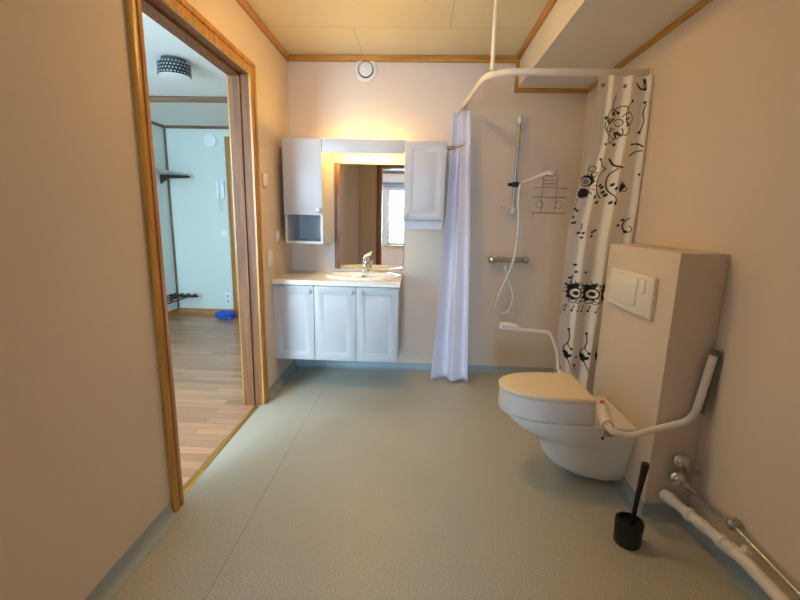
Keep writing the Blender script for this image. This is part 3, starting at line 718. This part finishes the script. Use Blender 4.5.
# wire rack
wr = thing('wire_shower_rack', (.97, YB - .06, 1.30), 'thin two-tier wire shower rack hanging on the wall beside the hand shower', 'shower rack')
def wire(pts, r=.0025, rad=.01, p=None): return part('wire', tube(smooth_path(pts, rad, 4), r, 8), WIRE, wr if p is None else p)
yw, yo = YB - .006, YB - .095
for z, x0, x1 in ((1.485, .845, 1.095), (1.419, .842, 1.096), (1.305, .845, 1.10)):
    wire([(x0 + .02, yw, z), (x0, yo + .02, z), (x0 + .02, yo, z), (x1 - .02, yo, z), (x1, yo + .02, z), (x1 - .02, yw, z)])
for x in (.90, .95, 1.0, 1.05): wire([(x, yw, 1.417), (x, yo, 1.417)], .002)
for x in (.90, .95, 1.0, 1.05): wire([(x, yw, 1.303), (x, yo, 1.303)], .002)
wire([(.928, yw, 1.30), (.928, yw, 1.565), (.945, yw, 1.60)]); wire([(1.035, yw, 1.30), (1.035, yw, 1.565), (1.018, yw, 1.60)])
wire([(.93, yw, 1.545), (1.033, yw, 1.545)]); wire([(.93, yw, 1.522), (1.033, yw, 1.522)]); wire([(.944, yw, 1.60), (.952, yw - .01, 1.628)]); wire([(1.019, yw, 1.60), (1.027, yw - .01, 1.628)])
for x in (.893, 1.035): part('hook_loop', tube([(x + .026 * math.cos(2 * PI * k / 20), yo + .004, 1.363 + .026 * math.sin(2 * PI * k / 20)) for k in range(20)], .0024, 8, closed=True), WIRE, wr)
wire([(.848, yo + .004, 1.305), (.85, yo - .004, 1.275), (.846, yo - .012, 1.255)])

# ------------------------------------------------------------------ toilet
TYC = 1.965
def dshape(xf, w, z, xr=1.006, yc=TYC, n=22, m=4, p=2.3, arc=None, wr=None):
    L = arc or min(.26, (xr - xf) * .62); xm = xf + L; wr = w if wr is None else wr
    pts = [(xr + (xm - xr) * k / m, yc - (wr + (w - wr) * k / m), z) for k in range(m)]
    for k in range(n + 1):
        a = -PI / 2 + PI * k / n
        c, s = math.cos(a), math.sin(a)
        pts.append((xm - L * abs(c) ** (2 / p), yc + w * math.copysign(abs(s) ** (2 / p), s), z))
    pts += [(xm + (xr - xm) * k / m, yc + w + (wr - w) * k / m, z) for k in range(1, m + 1)]
    return pts
wc_ = thing('toilet', (.8, TYC, .05), 'white wall-hung toilet bowl on the boxed-in cistern wall', 'toilet')
prof = [(.020, .88, .075, .070), (.024, .82, .095, .090), (.045, .745, .112, .108), (.088, .672, .120, .124), (.15, .630, .123, .136), (.192, .614, .127, .146), (.215, .592, .136, .150), (.24, .548, .150, .156), (.27, .503, .163, .164), (.30, .470, .172, .170), (.325, .455, .176, .174), (.334, .456, .176, .175), (.339, .464, .170, .170)]
part('bowl', loft([dshape(xf, w, z, wr=wr) for z, xf, w, wr in prof]), CERAM, wc_)
part('fixing_cap', lathe([(.006, 0), (.007, .003), (0, .005)], (.86, TYC - .168, .285), '-y', 12), DARKH, wc_, 'dark fixing hole')
part('hinge_block', B(.86, TYC - .196, .305, .90, TYC - .174, .328, .003), STEEL, wc_, 'grey metal clamp')

st = thing('raised_toilet_seat', (.65, TYC, .340), 'thick raised toilet seat with closed beige lid and armrests, on the toilet', 'toilet seat')
SR = .820
def seat_ring(z, g): return dshape(.418 + g, .165 - g, z, SR - g, n=26, arc=.27, p=2.2)
part('riser', loft([seat_ring(.340, .014), seat_ring(.341, .006), seat_ring(.350, .0), seat_ring(.440, .003), seat_ring(.445, .008)]), SEATB, st)
def lid_ring(z, g): return dshape(.415 + g, .167 - g, z, SR - .002 - g, n=26, arc=.27, p=2.2)
part('lid', loft([lid_ring(.4455, .006), lid_ring(.448, .002), lid_ring(.460, .0), lid_ring(.467, .004), lid_ring(.470, .012), lid_ring(.472, .05)]), SEATP, st)
# near side arm folded up, far side arm down
for yb_, ya_, s in ((TYC - .160, 1.652, 1), (TYC + .160, 2.300, -1)):
    br = part('hinge_bracket', tube([(.842, yb_, .458 if s > 0 else .405), (.843, yb_ - s * .012, .445 if s > 0 else .402), (.842, yb_ - s * .03, .418 if s > 0 else .40), (.836, yb_ - s * .07, .398), (.826, ya_ + s * .045, .402), (.816, ya_ + s * .015, .408)], [.014, .019, .024, .026, .021, .018], 16), SEATB, st)
    if s < 0: continue
    part('orange_clip', lathe([(.0205, -.005), (.022, -.003), (.022, .003), (.0205, .005)], (.820, ya_ + s * .026, .4055), (-.3, -s, .2), 16), ORANGE, br, 'orange collar')
    part('orange_button', lathe([(.009, 0), (.010, .005), (.007, .008), (0, .009)], (.838, yb_ - s * .012, .458), (-.5, -s * .5, .7), 14), ORANGE, br, 'orange button')
arm = part('armrest', tube(smooth_path([(.814, 1.668, .408), (.822, 1.642, .398), (.885, 1.638, .380), (1.132, 1.636, .468), (1.166, 1.634, .725)], .05, 6), .0135, 12), SEATB, st, 'white armrest tube folded up')
q0, q1 = Vector((1.138, 1.632, .51)), Vector((1.168, 1.632, .742))
part('grip', tube([q0, q0.lerp(q1, .02), q0.lerp(q1, .98), q1], [.012, .0155, .0155, .013], 14), SEATB, arm)
pd = [(1.158, 1.632, .50), (1.164, 1.632, .55), (1.173, 1.632, .62), (1.179, 1.632, .67), (1.185, 1.632, .70), (1.186, 1.632, .735), (1.180, 1.632, .758), (1.166, 1.632, .762)]
part('pad', tube(spline(pd, 5), .0048, 10, sx=4.2, up=Vector((1, 0, 0))), GREYP, arm, 'grey arm pad')
arm = part('armrest', tube(smooth_path([(.814, 2.284, .408), (.816, 2.312, .42), (.800, 2.318, .53), (.752, 2.318, .634), (.47, 2.318, .655)], .03, 6), .0095, 12), SEATB, st, 'white armrest tube folded down')
part('pad', tube(spline([(.565, 2.318, .662), (.54, 2.318, .668), (.51, 2.318, .672), (.475, 2.318, .670)], 5), .011, 12, sx=2.2), SEATB, arm)

fp = thing('flush_plate', (BX, 1.992, .835), 'cream dual flush plate on the front of the cistern wall', 'flush plate')
def plate_ring(x, g, bulge=0.0):
    y0, y1, z0, z1 = 1.787 + g, 2.198 - g, .836 + g * .8, 1.024 - g * .8
    pts = []
    for cy, cz, a in ((y0, z0, PI), (y1, z0, 1.5 * PI), (y1, z1, 0), (y0, z1, .5 * PI)):
        r = .012
        ccy = cy + r if cy == y0 else cy - r; ccz = cz + r if cz == z0 else cz - r
        for k in range(5):
            t = a + .5 * PI * k / 4
            pts.append((x, ccy + r * math.cos(t), ccz + r * math.sin(t)))
    return pts
bm = loft([plate_ring(BX - .0008, .0), plate_ring(BX - .016, .002), plate_ring(BX - .024, .012)])
part('cover_plate', bm, CREAM, fp)  # the solid plate itself, with the buttons set on its face
def button(y0, y1, z0, z1, dip):
    n = 10; rr = []
    for x, g in ((BX - .0242, 0), (BX - .029, .002), (BX - .0305, .006)):
        lowr = [(x, y0 + g + (y1 - y0 - 2 * g) * k / n, z0 + g - dip * math.sin(PI * k / n)) for k in range(n + 1)]
        rr.append(lowr + [(x, y1 - g, z1 - g), (x, y0 + g, z1 - g)])
    return loft(rr)
part('large_button', button(1.905, 2.168, .878, 1.004, .012), CREAM, fp)
part('small_button', button(1.838, 1.892, .945, 1.004, .004), mat('bright_button', rgb(246, 242, 234), .2), fp, 'brighter small button')

tb = thing('toilet_brush', (.862, 1.50, 0), 'black toilet brush in a round black holder on the floor beside the cistern wall', 'toilet brush')
part('holder', lathe([(.046, .001), (.049, .007), (.050, .05), (.052, .094), (.050, .100), (.041, .101), (.040, .09), (0, .085)], (.862, 1.50, 0), 'z', 36), BLACK, tb)
part('handle', tube([(.874, 1.502, .087), (.880, 1.502, .20), (.889, 1.502, .30), (.892, 1.502, .342), (.892, 1.502, .346)], [.0085, .0095, .0125, .0150, .012], 16), BLACK, tb)

# pipes along the wall
wp = thing('waste_pipe', (1.13, 1.2, .06), 'white plastic waste pipe with couplings running low along the plain wall', 'pipe')
def wpt(y): return Vector((float(np.interp(y, [1.29, 1.43, 1.655], [1.130, 1.124, 1.080])), y, float(np.interp(y, [1.29, 1.43, 1.655], [.136, .118, .114]))))
part('pipe', tube([wpt(.25), wpt(1.0), wpt(1.27), wpt(1.31), wpt(1.40), wpt(1.45), wpt(1.64)], .0205, 18), PLAST, wp)
part('end_cap', lathe([(.0215, 0), (.0265, .004), (.0265, .05), (.022, .056), (.0, .058)], wpt(1.605), (-.19, 1, -.02), 20), PLAST, wp)
for y, r, l in ((1.515, .0260, .024), (1.445, .0240, .045), (1.36, .0265, .026), (1.315, .024, .03)):
    part('coupling', lathe([(.021, -.001), (r, .003), (r, l - .003), (.021, l)], wpt(y), tuple(wpt(y + .03) - wpt(y)), 20), PLAST, wp)
part('branch_cap', lathe([(.012, 0), (.012, .016), (.015, .017), (.015, .026), (.012, .028)], wpt(1.30) + Vector((.004, 0, .012)), (.35, -.25, .75), 16), PLAST, wp)
tp = thing('water_valve', (1.14, 1.625, .23), 'upper chrome ball-shaped stop valve on the wall above the waste pipe', 'valve', None)
part('valve_ball', lathe([(.008, -.032), (.018, -.027), (.027, -.017), (.0315, -.004), (.0315, .004), (.027, .017), (.018, .027), (.008, .032), (0, .033)], (1.100, 1.620, .296), (-1, -.5, .35), 20), CHROME, tp)
part('valve_stem', tube([(1.112, 1.622, .284), (1.134, 1.626, .250), (1.150, 1.628, .240), (XR - .002, 1.628, .236)], [.013, .014, .012, .011], 14), CHROME, tp)
cp = thing('water_pipe', (1.165, 1.1, .16), 'thin chrome water pipe with a lower ball valve along the plain wall', 'pipe')
part('valve_ball', lathe([(.008, -.032), (.018, -.027), (.027, -.017), (.0315, -.004), (.0315, .004), (.027, .017), (.018, .027), (.008, .032), (0, .033)], (1.098, 1.622, .216), (-1, -.5, .35), 20), CHROME, cp)
part('valve_stem', tube([(1.110, 1.620, .208), (1.138, 1.614, .182), (1.164, 1.596, .166)], [.017, .016, .011], 14), CHROME, cp)
part('pipe', tube(smooth_path([(1.166, 1.604, .166), (1.166, 1.50, .166), (1.168, 1.41, .182), (1.168, .9, .160), (1.168, .25, .150)], .03, 4), .0075, 10), CHROME, cp)
part('pipe_clip', lathe([(.012, -.022), (.020, -.014), (.021, .012), (.014, .022)], (1.170, 1.397, .182), (1, 0, .1), 18), STEEL, cp)

# ------------------------------------------------------------------ hall things
def lamp_mat():
    m = bpy.data.materials.new('patterned_shade'); m.use_nodes = True
    nt = m.node_tree; b = nt.nodes['Principled BSDF']; L = nt.links
    tc = nt.nodes.new('ShaderNodeTexCoord'); sp = nt.nodes.new('ShaderNodeSeparateXYZ'); L.new(tc.outputs['Object'], sp.inputs[0])
    at = nt.nodes.new('ShaderNodeMath'); at.operation = 'ARCTAN2'; L.new(sp.outputs['Y'], at.inputs[0]); L.new(sp.outputs['X'], at.inputs[1])
    cb = nt.nodes.new('ShaderNodeCombineXYZ')
    a2 = nt.nodes.new('ShaderNodeMath'); a2.operation = 'MULTIPLY'; a2.inputs[1].default_value = .115; L.new(at.outputs[0], a2.inputs[0])
    L.new(a2.outputs[0], cb.inputs[0]); L.new(sp.outputs['Z'], cb.inputs[1])
    br = nt.nodes.new('ShaderNodeTexBrick'); br.inputs['Scale'].default_value = 1; br.inputs['Brick Width'].default_value = .0241; br.inputs['Row Height'].default_value = .0205
    br.inputs['Mortar Size'].default_value = .0070; br.inputs['Mortar Smooth'].default_value = .2
    br.inputs['Color1'].default_value = rgb(165, 172, 180); br.inputs['Color2'].default_value = rgb(140, 146, 152); br.inputs['Mortar'].default_value = rgb(12, 12, 16)
    L.new(cb.outputs[0], br.inputs['Vector']); L.new(br.outputs['Color'], b.inputs['Base Color']); b.inputs['Roughness'].default_value = .45
    return m
LX, LYH, LZ = -1.645, 2.960, HSZ - .112
hl = thing('ceiling_lamp', (LX, LYH, LZ), 'black and white patterned drum lamp on the hall ceiling', 'lamp')
part('shade', lathe([(.098, 0), (.101, .001), (.101, .076), (.098, .077), (.098, .074), (.098, .004)], (LX, LYH, LZ + .006), 'z', 48), lamp_mat(), hl)
part('diffuser', lathe([(0, 0), (.06, .001), (.0965, .005), (.0965, .010), (0, .010)], (LX, LYH, LZ), 'z', 40), DIFF, hl)
part('ceiling_plate', lathe([(.072, 0), (.077, .004), (.077, .027), (0, .0285)], (LX, LYH, HSZ - .029), 'z', 32), mat('dark_chrome', (.12, .12, .13, 1), .25, .9), hl)

dt = thing('smoke_detector', (-2.449, YF, 2.02), 'round white smoke detector high on the hall end wall', 'detector')
part('base', lathe([(.085, .0008), (.085, .012), (.080, .014)], (-2.449, YF, 2.074), '-y', 28), DIFF, dt)
part('cap', lathe([(.078, .0142), (.072, .036), (.04, .046), (0, .047)], (-2.449, YF, 2.074), '-y', 28), DIFF, dt)
ic = thing('intercom_phone', (-2.364, YF, 1.35), 'white intercom phone with a curly cord on the hall end wall', 'intercom')
part('base', B(-2.405, YF - .03, 1.42, -2.315, YF - .0008, 1.62, .006), DIFF, ic)
part('handset', B(-2.402, YF - .058, 1.43, -2.362, YF - .031, 1.612, .010), DIFF, ic)
part('cord', tube(spline([(-2.385, YF - .04, 1.43), (-2.382, YF - .03, 1.33), (-2.365, YF - .02, 1.275), (-2.348, YF - .02, 1.33), (-2.345, YF - .02, 1.419)], 6), .004, 8), DIFF, ic)
for nm, z, h, lb, ct in (('light_switch', 1.016, .085, 'white light switch on the hall end wall below the intercom', 'switch'), ('wall_socket', .205, .15, 'white double socket low on the hall end wall', 'socket')):
    t = thing(nm, (-2.35, YF, z - h / 2), lb, ct)
    part('plate', B(-2.39, YF - .011, z - h / 2, -2.31, YF - .0008, z + h / 2, .003), DIFF, t)
    if ct == 'switch': part('rocker', B(-2.372, YF - .016, z - .028, -2.328, YF - .0112, z + .028, .002), DIFF, t)
    else:
        for dz in (-.033, .033): part('outlet', lathe([(.02, 0), (.021, .002), (.017, .003), (.016, .001), (0, .001)], (-2.35, YF - .0112, z + dz), '-y', 18), mat('socket_recess', rgb(190, 196, 198), .4), t)

def rack(name, z, label, low):
    t = thing(name, (XH, 4.3, z), label, 'rack')
    for y in (4.93, 3.75):
        b_ = bmesh.new()
        pr = [(XH + .001, z - .085), (XH + .03, z - .06), (XH + .10, z - .022), (XH + .30, z - .018), (XH + .345, z - .012), (XH + .35, z + .004), (XH + .33, z + .012), (XH + .001, z + .018)]
        part('bracket', loft([[(x, yy, zz) for x, zz in pr] for yy in (y - .013, y + .013)]), BROWN, t)
    for k in range(4):
        x = XH + .06 + k * .085
        part('rail', tube([(x, 3.70, z + .022), (x, 4.96, z + .022)], .0085, 10), STEEL if not low else BROWN, t)
    return t
rack('hat_rack', 1.655, 'dark brown hat rack with metal rails high on the hall side wall', False)
sr2 = rack('shoe_rack', .255, 'dark brown shoe rack low on the hall side wall', True)

bb = bmesh.new()
bmesh.ops.create_icosphere(bb, subdivisions=4, radius=1.0)
for v in bb.verts:
    p = v.co.copy(); k = 1 + .18 * math.sin(5 * p.x + 2) * math.cos(7 * p.y) + .12 * math.sin(11 * p.z + 4 * p.x)
    v.co = Vector((-2.310 + .115 * p.x * k, 4.885 + .075 * p.y * k, .001 + max(0, .042 + .05 * p.z * k)))
sg = thing('shoe_cover_bag', (-2.310, 4.885, 0), 'crumpled blue plastic shoe covers lying on the hall floor', 'shoe covers')
part('film', bb, BLUEP, sg)

# ------------------------------------------------------------------ light
def area(name, loc, target, sx, sy, power, col):
    l = bpy.data.lights.new(name, 'AREA'); l.shape = 'RECTANGLE'; l.size = sx; l.size_y = sy; l.energy = power; l.color = col
    o = bpy.data.objects.new(name, l); COL.objects.link(o); o.location = loc
    o.rotation_euler = (Vector(target) - Vector(loc)).to_track_quat('-Z', 'Y').to_euler()
    return o
area('daylight_rear', (-.30, RY - .02, 1.255), (-.30, 0, 1.255), .78, 1.19, 128, (.32, .62, 1.0))
area('daylight_hall', (-2.07, YN - .02, 1.35), (-2.07, 3, 1.35), 1.0, 1.36, 88, (.48, .76, 1.0))

cd = thing('ceiling_lamp', (-.25, 2.15, 2.30), 'round opal ceiling lamp in the middle of the bathroom ceiling', 'lamp')
part('base', lathe([(.15, 0), (.155, .003), (.155, .018), (.15, .02)], (-.25, 2.15, ZC - .021), 'z', 36), WHITE, cd)
part('dome', lathe([(0, 0), (.06, .003), (.11, .018), (.145, .045), (.152, .075)], (-.25, 2.15, ZC - .097), 'z', 40), mat('lit_opal', (1, .9, .8, 1), .4, emit=(1.0, .60, .20, 1), estr=29.0), cd)
w = bpy.data.worlds.new('sky'); sc.world = w; w.use_nodes = True
nt = w.node_tree; bg = nt.nodes['Background']
sky = nt.nodes.new('ShaderNodeTexSky'); sky.sky_type = 'NISHITA'; sky.sun_disc = False; sky.sun_elevation = math.radians(38); sky.sun_rotation = math.radians(200)
nt.links.new(sky.outputs[0], bg.inputs['Color']); bg.inputs['Strength'].default_value = 0.5

# ------------------------------------------------------------------ camera
cam = bpy.data.cameras.new('camera'); co = bpy.data.objects.new('camera', cam); COL.objects.link(co)
cam.sensor_fit = 'HORIZONTAL'; cam.sensor_width = 36.0; cam.lens = 421.83 * 36 / 800; cam.clip_start = .02; cam.clip_end = 60
rt = Vector((0.99878921, 0.04417964, 0.02163968)); up = Vector((-0.02969591, 0.19075169, 0.98118905)); fw = Vector((-0.03922077, 0.98064364, -0.19183269))
co.matrix_world = Matrix(((rt.x, up.x, -fw.x, 0), (rt.y, up.y, -fw.y, 0), (rt.z, up.z, -fw.z, 1.246), (0, 0, 0, 1)))
sc.camera = co
sc.view_settings.view_transform = 'Standard'; sc.view_settings.look = 'None'; sc.view_settings.gamma = 1.0
sc.view_settings.use_curve_mapping = False; sc.view_settings.exposure = 0.35
